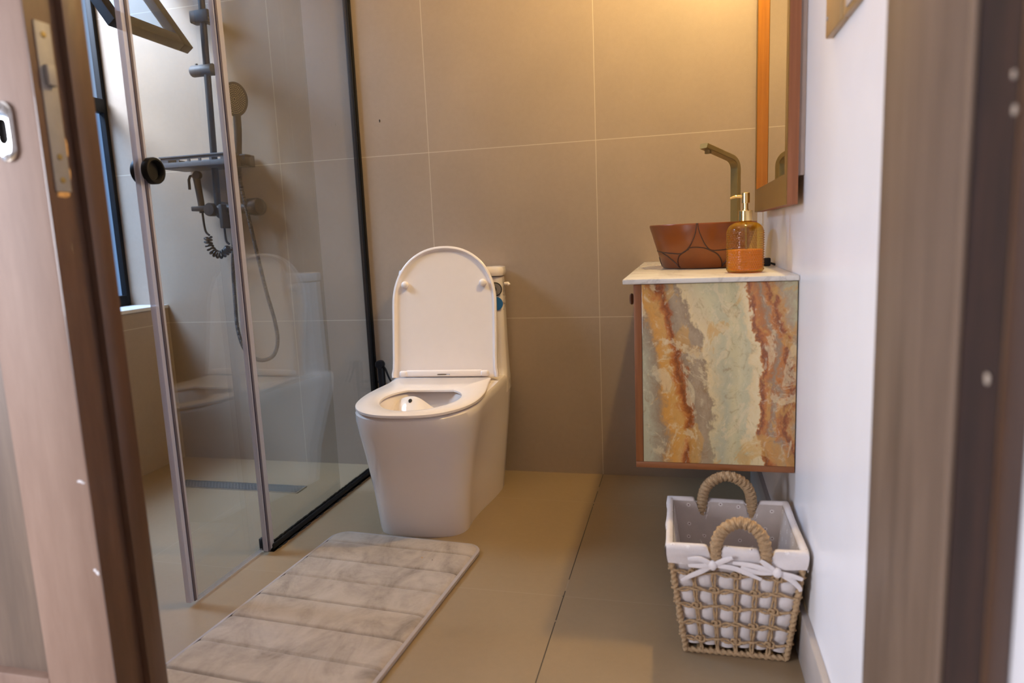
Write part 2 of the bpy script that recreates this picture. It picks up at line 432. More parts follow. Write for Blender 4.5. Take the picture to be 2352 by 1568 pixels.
def drainmat():
    N = NT('perforated_steel'); q = N.sep(N.pos())
    a = N.math('DIVIDE', q[0], .0135); r = N.math('DIVIDE', q[1], .0095)
    row = N.math('FLOOR', r); a = N.math('ADD', a, N.math('MULTIPLY', N.math('MODULO', row, 2.0), .5))
    fa = N.math('ABSOLUTE', N.math('SUBTRACT', N.math('FRACT', a), .5)); fr = N.math('ABSOLUTE', N.math('SUBTRACT', N.math('FRACT', r), .5))
    h = N.math('MULTIPLY', N.math('LESS_THAN', fa, .33), N.math('LESS_THAN', fr, .27))
    col = N.mix(h, (.13, .115, .10), (.005, .005, .005))
    N.bsdf(col, .6, 0, None, Specular_IOR_Level=.3); return N.m
m_drain = drainmat()
m_blue = plain('blue_sticker', (.02, .15, .42), .4)
m_grey_st = plain('grey_sticker', (.22, .20, .20), .4)
m_socket = plain('gold_switch_plate', (.42, .27, .12), .35, .3, .05)
m_socketw = plain('pale_switch_rocker', (.55, .48, .44), .4)
m_hole = plain('dark_cavity', (.01, .009, .008), .8)
m_brownknob = plain('brown_knob', (.12, .04, .015), .35)

# ------------------------------------------------------------------ room shell
XL, XR = -1.778, .521
b = MB(); b.box(-1.979, XR + .12, 0, .15, -.05, 2.75); T(b.build('wall_back', m_back, smooth=False), 'back wall of beige cement tiles', 'wall', kind='structure')
b = MB()
b.box(-1.979, XL, -1.75, 0, -.05, .638); b.box(-1.979, XL, -1.75, 0, 2.38, 2.75); b.box(-1.979, XL, -1.75, -1.12, .638, 2.38)
T(b.build('wall_left', m_left, smooth=False), 'tiled left wall of the shower under the window', 'wall', kind='structure')
b = MB(); b.box(-1.979, XL + .006, -1.12, -.0005, .638, .652, .002)
T(b.build('trim_1', m_reveal), 'pale tiled window sill in the shower', 'window sill', kind='structure')
b = MB(); b.box(XR, XR + .12, -1.87, 0, -.05, 2.75); T(b.build('wall_right', m_paint, smooth=False), 'white painted right wall beside the vanity', 'wall', kind='structure')
b = MB(); b.box(-2.4, 1.9, -6.2, .15, -.10, 0); T(b.build('floor', m_floor, smooth=False), 'floor of large beige cement tiles', 'floor', kind='structure')
b = MB(); b.box(-2.02, XR + .12, -1.75, .15, 2.62, 2.75); T(b.build('ceiling', m_ceil, smooth=False), 'white bathroom ceiling', 'ceiling', kind='structure')
b = MB(); b.box(-2.02, -1.36, -1.69, -1.58, 0, 2.62); b.box(-1.36, XR, -1.69, -1.58, 2.14, 2.62)
T(b.build('wall_front', m_paint, smooth=False), 'front wall around the doorway', 'wall', kind='structure')
b = MB(); b.box(.5125, 1.9, -1.99, -1.872, 0, 2.75); T(b.build('wall_hall', m_paint, smooth=False), 'white wall right of the door frame', 'wall', kind='structure')
b = MB(); b.box(.508, XR, -1.775, -.0005, 0, .11, .0015); T(b.build('baseboard_right', m_base), 'low pale tiled baseboard along the white right wall', 'baseboard', kind='structure')

b = MB(); b.box(-2.4, 1.9, -6.2, -1.69, 2.76, 2.86); T(b.build('ceiling_hall', m_ceil, smooth=False), 'white hall ceiling in front of the bathroom', 'ceiling', kind='structure')
b = MB(); b.box(-2.4, 1.9, -6.3, -6.2, -.1, 2.86); T(b.build('wall_hall_rear', m_paint, smooth=False), 'plain rear wall of the hall', 'wall', kind='structure')
b = MB(); b.box(1.9, 2.0, -6.3, -1.872, -.1, 2.86); T(b.build('wall_hall_side', m_paint, smooth=False), 'plain side wall of the hall', 'wall', kind='structure')

b = MB(); b.box(-2.5, -2.4, -6.3, -1.69, -.1, .35); b.box(-2.5, -2.4, -6.3, -1.69, 1.95, 2.86); b.box(-2.5, -2.4, -6.3, -4.6, .35, 1.95); b.box(-2.5, -2.4, -2.45, -1.69, .35, 1.95); T(b.build('wall_hall_left', m_paint, smooth=False), 'plain left wall of the hall with a wide opening added for the hall light', 'wall', kind='structure')  # opening added only to let the hall area light in
# right door jamb
t = empty('door_frame', (.55, -1.7, 0), 'weathered brown wooden door frame standing at the right edge of the doorway', 'door frame', kind='structure')
b = MB(); b.box(.4925, XR + .01, -1.795, -1.57, 0, 2.2, .0015); b.build('jamb', m_jamb, t)
b = MB(); b.box(.4925, .4965, -1.806, -1.7955, 0, 2.2, .0008); b.build('jamb_edge', m_jambedge, t)
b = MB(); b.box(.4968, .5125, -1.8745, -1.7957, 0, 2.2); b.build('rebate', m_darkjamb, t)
b = MB(); b.box(.4968, .5122, -1.8825, -1.875, 0, 2.2, .0008); b.build('casing', m_walnut, t)
b = MB(); 
for (y, z, r) in ((-1.8567, .7516, .0045), (-1.8725, .9348, .0035), (-1.868, .958, .003)): b.lathe([(r * .2, -.002), (r, -.0012), (r * .7, .0005), (r * .1, .0008)], (.4968, y, z), 12, 'X')
b.build('filler_spots', m_filler, t)

# left door leaf
t = empty('door_1', (-.9, -1.62, 0), 'brown wooden double door leaf with a lock plate on its edge, at the left', 'door', kind='structure')
b = MB()
b.box(-.642, -.52, -1.66, -1.61, .02, 2.12, .0025)          # lock stile
b.box(-1.35, -1.232, -1.66, -1.61, .02, 2.12, .0025)
b.box(-1.232, -.642, -1.66, -1.61, .02, .24, .0025); b.box(-1.232, -.642, -1.66, -1.61, 2.0, 2.12, .0025)
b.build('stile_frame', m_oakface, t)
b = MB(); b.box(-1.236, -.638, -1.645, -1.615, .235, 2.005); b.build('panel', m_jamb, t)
b = MB(); b.box(-.5205, -.5185, -1.6595, -1.6103, .02, 2.12); b.build('edge_lipping', m_walnut, t)
b = MB(); b.box(-.60, -.508, -1.6098, -1.575, .02, 2.12, .0015); b.build('rebate_lip', m_walnut, t)
b = MB(); b.box(-.5186, -.5168, -1.648, -1.624, .951, 1.166, .0006); fp = b.build('lock_faceplate', m_steel, t)
b = MB(); b.box(-.5168, -.510, -1.643, -1.630, 1.086, 1.112, .001); b.build('latch', m_steel, fp)
b = MB()
for z in (1.150, .996, .966): b.lathe([(.0002, .0012), (.0035, .001), (.004, 0)], (-.5168, -1.636, z), 16, 'X')
b.build('screw', m_bronze, fp)
b = MB()
def chip(y, z, w, h):
    n = 14; ring = [(y + w * math.cos(2 * PI * i / n) * random.uniform(.75, 1.2), z + h * math.sin(2 * PI * i / n) * random.uniform(.8, 1.15)) for i in range(n)]
    b.rings([[(-.5185, a, c) for a, c in ring], [(-.5178, y + (a - y) * .8, z + (c - z) * .8) for a, c in ring]])
chip(-1.636, .9475, .011, .005); chip(-1.6225, 1.01, .003, .014); chip(-1.6225, .975, .002, .008)
b.build('chisel_mark', m_rawwood, fp)
esc = MB(); n = 40
def stad(w, h, x0, z0): return [(x0 + (w * math.cos(a)), z0 + (h - w) * (1 if math.sin(a) > 0 else -1) + w * math.sin(a)) for a in [2 * PI * (i + .5) / n for i in range(n)]]
P0 = stad(.0165, .038, -.571, 1.029); P1 = stad(.008, .0165, -.571, 1.029)
esc.rings([[(x, -1.660, z) for x, z in P0], [(x, -1.664, z) for x, z in P0], [(-.571 + (x + .571) * .9, -1.6655, 1.029 + (z - 1.029) * .95) for x, z in P0],
           [(x, -1.6655, z) for x, z in P1], [(x, -1.661, z) for x, z in P1]], False, False)
es_ = esc.build('escutcheon', m_chrome, t)
b = MB(); b.rings([[(x, -1.6601, z) for x, z in P1], [(x, -1.6606, z) for x, z in P1]]); b.build('keyhole', m_hole, es_)
b = MB(); b.lathe([(.0003, .0067), (.0028, .0064), (.0033, .0054)], (-.571, -1.66, .9975), 16, 'Y'); b.lathe([(.0003, .0067), (.0028, .0064), (.0033, .0054)], (-.571, -1.66, 1.0605), 16, 'Y'); b.build('screw', m_steel, es_)
b = MB()
def fleck(x, z, w, h):
    n = 12; ring = [(x + w * math.cos(2 * PI * i / n) * random.uniform(.6, 1.2), z + h * math.sin(2 * PI * i / n) * random.uniform(.6, 1.2)) for i in range(n)]
    b.rings([[(a, -1.66, c) for a, c in ring], [(a, -1.6606, c) for a, c in ring]])
fleck(-.532, .555, .006, .002); fleck(-.527, .553, .003, .0014); fleck(-.524, .42, .0035, .004); fleck(-.519 - .009, .424, .0025, .0022); b.build('paint_fleck', m_paint, t)

# ------------------------------------------------------------------ window in the shower
t = empty('window_1', (-1.985, -.56, .652), 'black framed shower window above the tiled sill', 'window', kind='structure')
b = MB()
x0, x1 = -1.978, -1.952
b.box(x0, x1, -.019, -.001, .653, 2.378, .002); b.box(x0, x1, -1.119, -1.085, .653, 2.378, .002)
b.box(x0, x1, -1.085, -.019, .653, .695, .002); b.box(x0, x1, -1.085, -.019, 2.335, 2.378, .002)
b.box(x0, x1 + .006, -1.085, -.019, 1.422, 1.475, .002); b.box(x0, x1, -.60, -.56, .70, 2.335, .002)
b.build('window_frame', m_black, t)
b = MB(); b.box(-1.976, -1.971, -.56, -.019, .695, 1.422); b.box(-1.976, -1.971, -1.085, -.60, .695, 1.422); b.box(-1.976, -1.971, -1.085, -.60, 1.475, 2.335); b.build('pane', m_wglass, t, smooth=False)
b = MB()
for yy in (-.060, -.085): b.box(-1.9705, -1.968, yy - .002, yy, .695, 1.422)
b.build('glazing_bead', m_gun, t)
# inward tilted top-hung sash
ang = math.atan2(.133, .195); H = Vector((-1.955, 0, 2.322)); sd = Vector((math.sin(ang), 0, -math.cos(ang))); sn = Vector((math.cos(ang), 0, math.sin(ang)))
def sp(p): return H + sd * p[0] + sn * p[2] + Vector((0, p[1], 0))
L = .885
sash = None
b = MB(sp); b.box(0, L, -.150, -.104, -.022, .012, .003); b.box(0, L, -.470, -.424, -.022, .012, .003); b.box(0, .046, -.424, -.150, -.022, .012, .003); b.box(L - .05, L, -.424, -.150, -.022, .012, .003)
sash = b.build('window_sash', m_gun, t)
b = MB(sp); b.box(.046, L - .05, -.424, -.150, -.006, -.002); b.build('sash_pane', m_wglass, sash, smooth=False, origin=t.location)

# ------------------------------------------------------------------ shower enclosure
t = empty('shower_screen', (-.873, -.40, 0), 'fixed clear shower glass panel in a black floor rail left of the toilet', 'shower glass')
b = MB(); b.box(-.877, -.869, -.775, -.012, .012, 2.05, .001); b.build('glass', m_glass, t, smooth=False)
b = MB(); b.box(-.886, -.866, -.018, -.0005, 0, 2.05, .002); b.box(-.864, -.8625, -.014, -.0005, 0, 2.05); b.build('wall_profile', m_black, t)
b = MB(); b.box(-.882, -.8775, -.762, -.018, 0, .021, .001); b.box(-.8685, -.862, -.762, -.018, 0, .021, .001); b.box(-.882, -.862, -.762, -.018, 0, .008); rail = b.build('floor_rail', m_black, t)
b = MB()
for k in range(60):
    y = -.75 + .72 * random.random(); s_ = random.choice((-1, 1)); r = random.uniform(.002, .0048) * (1.5 if y > -.35 and s_ < 0 else 1)
    x = -.883 if s_ < 0 else -.8615
    b.rings([[(x + r * .7 * math.cos(a) * w, y + r * 3.5 * math.sin(a) * w, .0002 + zz) for a in [2 * PI * i / 10 for i in range(10)]] for w, zz in ((1, 0), (.9, r * .5), (.5, r * .9), (.1, r))])
path = [(-.8785 + random.uniform(-.0006, .0006), -.76 + .745 * i / 90, .0215 + random.uniform(-.001, .0014)) for i in range(91)]
b.tube(path, .0018, 6); path = [(-.8665 + random.uniform(-.0008, .0008), -.76 + .745 * i / 90, .0212 + random.uniform(-.0014, .001)) for i in range(91)]; b.tube(path, .0022, 6)
b.build('sealant', m_blackgloss, rail)
b = MB(); b.box(-.8795, -.8655, -.786, -.752, .012, 2.05, .001); b.build('edge_seal', m_seal, t)
b = MB(); b.box(-.8655, -.8615, -.783, -.776, .012, 2.05); b.build('seal_fin', m_sealdk, t)
g_ = empty('door_guide', (-.90, -.745, 0), 'small black floor guide at the end of the black shower rail', 'door guide')
b = MB(); b.box(-.912, -.9015, -.758, -.735, 0, .034, .002); b.box(-.9015, -.884, -.758, -.735, 0, .010, .001); b.build('guide', m_blackgloss, g_)
b = MB(); b.box(-.892, -.8825, -.768, -.735, .0, .030, .001); b.build('guide_block', m_clear, g_)

t = empty('sliding_shower_door', (-.897, -.68, .0), 'sliding clear glass shower door with a round black knob', 'shower door')
b = MB(); b.box(-.901, -.893, -1.06, -.297, .012, 2.05, .001); b.build('glass', m_glass, t, smooth=False)
b = MB(); b.box(-.9045, -.8895, -1.074, -1.046, .012, 2.05, .0015); b.build('edge_seal', m_seal, t)
b = MB(); b.box(-.8895, -.887, -1.063, -1.056, .012, 2.05); b.build('seal_fin', m_sealdk, t)
b = MB(); b.box(-.9005, -.8935, -1.046, -.77, .004, .012, .001); b.build('bottom_sweep', m_clear, t)
b = MB(); kc = (-.893, -1.040, 1.049)
b.lathe([(.029, 0), (.030, .004), (.030, .016), (.0285, .019), (.024, .0195), (.0215, .016), (.0205, .006), (.002, .0055)], kc, 48, 'X')
b.lathe([(.029, -.008), (.030, -.012), (.030, -.024), (.0285, -.027), (.002, -.0275)], kc, 48, 'X')
b.build('knob', m_black, t)

# linear drain
t = empty('floor_drain', (-1.30, -.296, 0), 'long perforated steel linear drain set in the shower floor', 'drain')
b = MB(); b.box(-1.565, -1.047, -.331, -.327, 0, .004); b.box(-1.565, -1.047, -.266, -.262, 0, .004); b.box(-1.565, -1.561, -.327, -.266, 0, .004); b.box(-1.051, -1.047, -.327, -.266, 0, .004); b.build('rim', m_drainrim, t)
b = MB(); b.box(-1.561, -1.051, -.327, -.266, 0, .0022); b.build('grate', m_drain, t, smooth=False)

# ------------------------------------------------------------------ shower column
yr = -.065
t = empty('shower_mixer', (-1.43, 0, 1.02), 'black wall mounted shower mixer with riser pipe and grey shelf tray', 'shower')
b = MB(); b.tube([(-1.443, yr, 1.02), (-1.411, yr, 2.2)], .0125, 20); b.build('riser_pipe', m_gun, t)
b = MB(); b.box(-1.468, -1.39, -.085, -.045, 1.690, 1.735, .006); b.box(-1.44, -1.41, -.05, -.0005, 1.70, 1.726, .003); b.build('wall_bracket', m_gun, t)
b = MB(); b.lathe([(.002, -.066), (.019, -.065), (.021, -.060), (.021, -.012), (.018, -.010)], (-1.428, yr, 1.527), 28, 'X'); b.lathe([(.021, -.022), (.0215, .026), (.017, .03), (.002, .031)], (-1.428, yr, 1.527), 28, 'X'); b.lathe([(.005, .018), (.005, .026), (.001, .027)], (-1.472, yr, 1.527), 12, 'Z'); b.build('diverter', m_gunlt, t)
# tray with slots
def tray():
    b = MB(); x0, x1, y0, y1, z0, z1, w = -1.61, -1.30, -.145, -.012, 1.172, 1.214, .004
    b.box(x0, x1, y0, y1, z0, z0 + .004, .001)
    b.box(x0, x0 + w, y0, y1, z0, z1, .001); b.box(x1 - w, x1, y0, y1, z0, z1, .001); b.box(x0, x1, y1 - w, y1, z0, z1, .001)
    b.box(x0, x1, y0, y0 + w, z0, z0 + .021, .0008); b.box(x0, x1, y0, y0 + w, z1 - .012, z1, .0008)
    ed = [x0] + [x0 + .033 + .047 * i + d for i in range(5) for d in (0, .036)] + [x1]
    for a, c in zip(ed[0::2], ed[1::2]): b.box(a, c, y0, y0 + w, z0 + .021, z1 - .012)
    b.box(x0 - .004, x1 + .004, y0 - .004, y0 + .003, z1 - .004, z1 + .002, .001)
    return b
tray().build('shelf_tray', m_gunlt, t)
b = MB(); b.box(-1.325, -1.292, -.125, -.075, 1.166, 1.206, .004); b.box(-1.292, -1.272, -.115, -.085, 1.170, 1.205, .002); b.box(-1.292, -1.268, -.118, -.082, 1.201, 1.208, .001); b.build('handset_holder', m_gun, t)
b = MB(); b.lathe([(.020, -.05), (.020, .17)], (-1.445, -.062, 1.018), 28, 'X'); b.build('valve_body', m_gun, t)
b = MB(); b.lathe([(.032, -.016), (.033, -.012), (.033, .0)], (-1.452, -.018, 1.016), 40, 'Y'); b.lathe([(.033, 0), (.033, .016)], (-1.452, -.018, 1.016), 40, 'Y'); b.build('wall_flange', m_gunlt, t)
b = MB(); b.lathe([(.032, -.016), (.033, -.012), (.033, .016)], (-1.305, -.018, 1.022), 40, 'Y'); b.build('wall_flange', m_gunlt, t)
b = MB(); b.lathe([(.024, 0), (.025, .003), (.025, .03), (.022, .034), (.002, .035)], (-1.462, -.062, 1.018), 32, 'Y'); b.build('control_knob', m_gun, t)
b = MB(); b.lathe([(.030, .0), (.031, .004), (.031, .040), (.028, .044), (.002, .045)], (-1.310, -.062, 1.022), 36, 'X'); b.build('control_knob', m_gun, t)
b = MB(); b.box(-1.414, -1.399, -.105, -.045, .945, 1.035, .004); b.build('bath_spout', m_gun, t)

# hand shower + hose
t = empty('hand_shower', (-1.31, -.10, 1.19), 'dark hand shower with a spotted oval head and long hose in the right holder', 'hand shower')
hc = Vector((-1.290, -.115, 1.402)); hn = Vector((.42, -.86, -.10)).normalized(); hu = Vector((0, 0, 1)); hu = (hu - hn * hu.dot(hn)).normalized(); hx = hu.cross(hn) * -1
def hp(p): return hc + hx * p[0] + hu * p[1] + hn * p[2]
b = MB(hp); n = 44
def oval(w, h, z): return [(w * math.cos(2 * PI * i / n), h * math.sin(2 * PI * i / n), z) for i in range(n)]
b.rings([oval(.008, .012, -.022), oval(.030, .042, -.018), oval(.042, .056, -.010), oval(.0455, .0605, 0), oval(.0445, .0595, .004), oval(.041, .056, .005)]); hd = b.build('shower_head', m_gun, t)
b = MB(hp)
for ring in range(1, 8):
    cnt = (8, 12, 20, 24, 30, 34, 38)[ring - 1]
    for k in range(cnt):
        a = 2 * PI * (k + .5 * (ring % 2)) / cnt; rx, ry = .0048 * ring * 1.05, .0048 * ring * 1.45
        c0 = (rx * math.cos(a), ry * math.sin(a)); r = .0014
        b.rings([[(c0[0] + r * math.cos(q), c0[1] + r * math.sin(q), z) for q in [2 * PI * i / 6 for i in range(6)]] for z in (.0048, .0062)])
b.build('nozzles', m_nozzle, hd, origin=t.location)
hb = hp((0, -.050, -.008)); b = MB(); b.tube(smoothpath([hp((0, -.03, -.012)), hb, (-1.300, -.100, 1.29), (-1.307, -.100, 1.22), (-1.309, -.10, 1.165)], 8), lambda q: .0145 - .002 * q + (.004 * max(0, .25 - q) * 4), 20); b.build('handle', m_gun, t)
b = MB()
hose = smoothpath([(-1.309, -.10, 1.17), (-1.309, -.10, 1.10), (-1.304, -.085, 1.00), (-1.292, -.07, .86), (-1.272, -.06, .70), (-1.250, -.055, .58), (-1.247, -.055, .50), (-1.275, -.055, .445), (-1.335, -.055, .430), (-1.395, -.050, .465), (-1.432, -.035, .545), (-1.440, -.024, .65), (-1.436, -.020, .80), (-1.422, -.020, .90), (-1.410, -.035, .96), (-1.408, -.050, .985)], 60)
b.tube(hose, .0072, 12, mod=lambda a, L: 1 + .14 * math.sin(L * 2 * PI / .0052)); b.build('hose', m_gun, t)

# bidet sprayer of the column
t = empty('bidet_sprayer', (-1.512, -.06, 1.03), 'black hand bidet sprayer with a coiled hose hanging left of the shower riser pipe', 'bidet sprayer')
b = MB(); b.box(-1.548, -1.488, -.085, -.045, 1.016, 1.034, .003); b.tube([(-1.51, -.062, 1.024), (-1.4965, -.062, 1.022)], .008, 12); b.build('holder', m_gun, t)
b = MB(); b.tube([(-1.514, -.065, 1.008), (-1.515, -.066, 1.05), (-1.522, -.068, 1.145)], lambda q: .011 + .0025 * q, 18); b.build('body', m_gun, t)
b = MB(); b.tube([(-1.530, -.066, 1.148), (-1.505, -.082, 1.148)], .0115, 18); b.lathe([(.0145, 0), (.016, .003), (.016, .016), (.0145, .018), (.001, .0182)], (-1.500, -.080, 1.148), 24, 'Y'); b.build('spray_head', m_gun, t)
b = MB(); b.tube([(-1.532, -.066, 1.15), (-1.546, -.072, 1.148), (-1.551, -.075, 1.135), (-1.552, -.075, 1.098)], .0052, 10); b.build('trigger', m_gun, t)
b = MB()
pre = smoothpath([(-1.514, -.065, 1.008), (-1.512, -.065, .96), (-1.507, -.065, .935), (-1.494, -.065, .922)], 8)
cl = smoothpath([(-1.501, -.065, .916), (-1.500, -.065, .885), (-1.482, -.065, .856), (-1.452, -.065, .846), (-1.424, -.065, .860), (-1.414, -.065, .872)], 40)
post = smoothpath([(-1.410, -.065, .885), (-1.422, -.065, .90), (-1.424, -.065, .94), (-1.426, -.065, .985), (-1.428, -.062, 1.005)], 8)
coil = []; turns = 12.5; nn = 420
for i in range(nn + 1):
    q = i / nn * (len(cl) - 1); k = min(int(q), len(cl) - 2); c = cl[k].lerp(cl[k + 1], q - k); tg = (cl[k + 1] - cl[k]).normalized()
    n1 = Vector((0, 1, 0)); n2 = tg.cross(n1); a = 2 * PI * turns * i / nn; coil.append(c + (n1 * math.sin(a) + n2 * math.cos(a)) * .0125)
b.tube(pre, .0042, 10); b.tube(coil, .0040, 10); b.tube(post, .0042, 10); b.build('coil_hose', m_blackgloss, t)

# second sprayer on the wall by the toilet
t = empty('wall_sprayer', (-.825, -.04, .33), 'black trigger sprayer hung on the tiled wall behind the toilet, beside the shower glass', 'bidet sprayer')
b = MB(); b.tube([(-.823, -.045, .27), (-.823, -.045, .34), (-.824, -.046, .415)], lambda q: .0125 + .002 * q, 20); b.build('body', m_blackgloss, t)
b = MB(); b.lathe([(.0155, 0), (.0165, .004), (.0165, .020), (.0145, .023), (.001, .0232)], (-.823, -.042, .414), 28, 'Y'); b.build('spray_head', m_blackgloss, t)
b = MB(); b.tube(smoothpath([(-.812, -.05, .408), (-.803, -.052, .395), (-.793, -.052, .368), (-.782, -.052, .345)], 6), .0038, 10); b.build('trigger', m_blackgloss, t)
b = MB(); b.box(-.848, -.836, -.036, -.0005, .338, .347, .002); b.build('wall_peg', m_blackgloss, t)
b = MB(); b.box(-.845, -.806, -.036, -.0005, .300, .318, .003); b.build('wall_holder', m_blackgloss, t)

# ------------------------------------------------------------------ toilet
TO = empty('toilet', (-.529, 0, 0), 'white one piece toilet with its lid raised', 'toilet', rz=math.radians(4.8))
def dsec(z, vb, hwb, vs, hwf, vf, n_, cr=.03, NF=40, du=0):
    pts = []
    # back right corner rounded -> side -> front curve -> back left
    for i in range(5):
        a = -PI / 2 + PI / 2 * i / 4
        pts.append((hwb - cr + cr * math.cos(a), vb + cr + cr * math.sin(a)))
    for i in range(1, 9):
        q = i / 9; pts.append((hwb + (hwf - hwb) * (3 * q * q - 2 * q ** 3), (vb + cr) + (vs - vb - cr) * q))
    for i in range(NF + 1):
        a = PI * i / NF; c, s_ = math.cos(a), math.sin(a)
        pts.append((hwf * math.copysign(abs(c) ** (2 / n_), c), vs + (vf - vs) * abs(s_) ** (2 / n_)))
    for i in range(8, 0, -1):
        q = i / 9; pts.append((-(hwb + (hwf - hwb) * (3 * q * q - 2 * q ** 3)), (vb + cr) + (vs - vb - cr) * q))
    for i in range(4, -1, -1):
        a = -PI / 2 + PI / 2 * i / 4
        pts.append((-(hwb - cr + cr * math.cos(a)), vb + cr + cr * math.sin(a)))
    return [(u + du, -v, z) for u, v in pts]
# body: outer shell, rim, then the inner basin
import itertools
def ell(z, cu, cv, hx, hy, count, eg=.12):
    return None
outer = [dsec(0.0, .145, .183, .51, .137, .608, 3.0), dsec(.012, .143, .184, .51, .139, .612, 3.0), dsec(.13, .13, .195, .51, .149, .632, 3.0), dsec(.24, .08, .200, .50, .165, .662, 2.8),
         dsec(.32, .035, .202, .49, .180, .694, 2.6), dsec(.362, .027, .202, .48, .1865, .712, 2.5), dsec(.381, .027, .201, .48, .186, .712, 2.5), dsec(.3885, .03, .195, .48, .180, .704, 2.5)]
npt = len(outer[0])
cv0, hx0, hy0 = .512, .120, .146
def basin(z, s_, dv=0, hxs=1.0):
    r = []
    ref = outer[-1]
    for (u, y, _) in ref:
        a = math.atan2((-y - cv0) / 1.35, u)
        ca, sa = math.cos(a), math.sin(a)
        eg = 1 - .10 * sa
        r.append((hx0 * s_ * hxs * ca * eg, -(cv0 + dv + hy0 * s_ * sa), z))
    return r
b = MB(); rg = outer + [basin(.3885, 1.10), basin(.382, 1.03), basin(.36, .97), basin(.32, .88, -.005), basin(.27, .74, -.012), basin(.22, .52, -.02), basin(.19, .3, -.03), basin(.18, .08, -.03)]
b.rings(rg, True, True); b.build('bowl_body', m_ceramic, TO, local=True)
# siphon ledge inside the basin
lc = smoothpath([(-.150, .415, .345), (-.130, .418, .352), (-.1137, .421, .3636), (-.083, .4235, .3786), (-.0533, .426, .3846), (-.0317, .428, .3808), (-.0108, .4296, .3690), (.0099, .4313, .3540), (.0238, .4325, .3480), (.05, .430, .342)], 5)
b = MB(); g = [[b.v((p.x + .002 * k, -(p.y + .011 * k + .002 * k * k), p.z + .0010 * math.sin(k * 1.2) - .0030 * k - .0030 * k * k)) for k in range(7)] for p in lc]
for i in range(len(g) - 1):
    for k in range(6): b.face([g[i][k], g[i + 1][k], g[i + 1][k + 1], g[i][k + 1]])
b.build('siphon_ledge', m_ceramic, TO, local=True)
b = MB(); n_ = Vector((.1, -.50, .86)).normalized(); q_ = Vector((0, 0, 1)).cross(n_).normalized(); w_ = n_.cross(q_); o_ = Vector((-.052, -.4465, .3752))
b.rings([[o_ + (q_ * math.cos(a) * .0058 + w_ * math.sin(a) * .0075) + n_ * d_ for a in [2 * PI * i / 20 for i in range(20)]] for d_ in (-.004, .0012)])
b.build('jet_hole', m_hole, TO, local=True)
# seat
def ringpoly(z, grow=0): return dsec(z, .222 - grow, .166 + grow, .47, .187 + grow, .720 + grow, 2.4, .012)
def holepoly(z, g=0):
    r = []
    for (u, y, _) in ringpoly(z):
        a = math.atan2((-y - cv0) / 1.35, u); ca, sa = math.cos(a), math.sin(a)
        r.append(((hx0 + g) * ca * (1 - .10 * sa), -(cv0 + (hy0 + g) * sa), z))
    return r
b = MB(); b.rings([holepoly(.3905, 0), ringpoly(.3905, -.004), ringpoly(.3925, 0), ringpoly(.399, 0), ringpoly(.4015, -.003), holepoly(.4015, .022), holepoly(.3995, .008), holepoly(.396, .001), holepoly(.3905, 0)], False, False)
b.build('seat', m_seat, TO, local=True)
# raised lid
la = math.atan2(.080, .446); lo = Vector((0, -.212, .400)); lup = Vector((0, math.sin(la), math.cos(la))); lnf = Vector((0, -math.cos(la), math.sin(la)))
def lp(p): return lo + Vector((p[0], 0, 0)) + lup * p[1] + lnf * p[2]
def lidout(z, g=0):
    HL, hw, hs = .452, .184, .20
    pts = []
    NN = 44
    pts += [(hw + .004 + g, 0 - g * 0), (hw + .005 + g, .012), (hw + .001 + g, .03), (hw + g, .06), (hw + g, .15)]
    for i in range(NN + 1):
        a = PI * i / NN; c, s_ = math.cos(a), math.sin(a)
        pts.append(((hw + g) * math.copysign(abs(c) ** (2 / 2.15), c), (HL - hs) + (hs + g) * abs(s_) ** (2 / 2.15)))
    pts += [(-hw - g, .15), (-hw - g, .06), (-hw - .001 - g, .03), (-hw - .005 - g, .012), (-hw - .004 - g, 0)]
    return [(x, y, z) for x, y in pts]
b = MB(lp); b.rings([lidout(-.012, -.006), lidout(-.011, -.001), lidout(-.004, 0), lidout(.004, 0), lidout(.0055, -.002), lidout(.0055, -.0075), lidout(.001, -.010), lidout(-.003, -.014), lidout(-.0035, -.018)], True, True)
lid = b.build('lid', m_seat, TO, local=True)
b = MB(lp)
for sx in (-1, 1):
    b2 = MB(lp); b2.lathe([(.0125, -.004), (.0125, .006), (.011, .0095), (.007, .012), (.001, .0125)], (sx * .138, .322, 0), 24, 'Z'); b2.build('bumper', m_seat, lid, local=True)
b.bm.free()
b = MB(lp); b.box(-.135, .135, .003, .026, 0, .016, .006, 3); b.build('hinge_bar', m_seat, lid, local=True)
for sx in (-1, 1):
    b = MB(lp); b.box(min(sx * .158, sx * .128), max(sx * .158, sx * .128), .003, .024, 0, .020, .008, 3); b.build('hinge_cap', m_seat, lid, local=True)
b = MB(lp); b.box(-.022, .022, .0065, .0125, .015, .0175, .001); b.build('hinge_plate', m_chrome, lid, local=True)
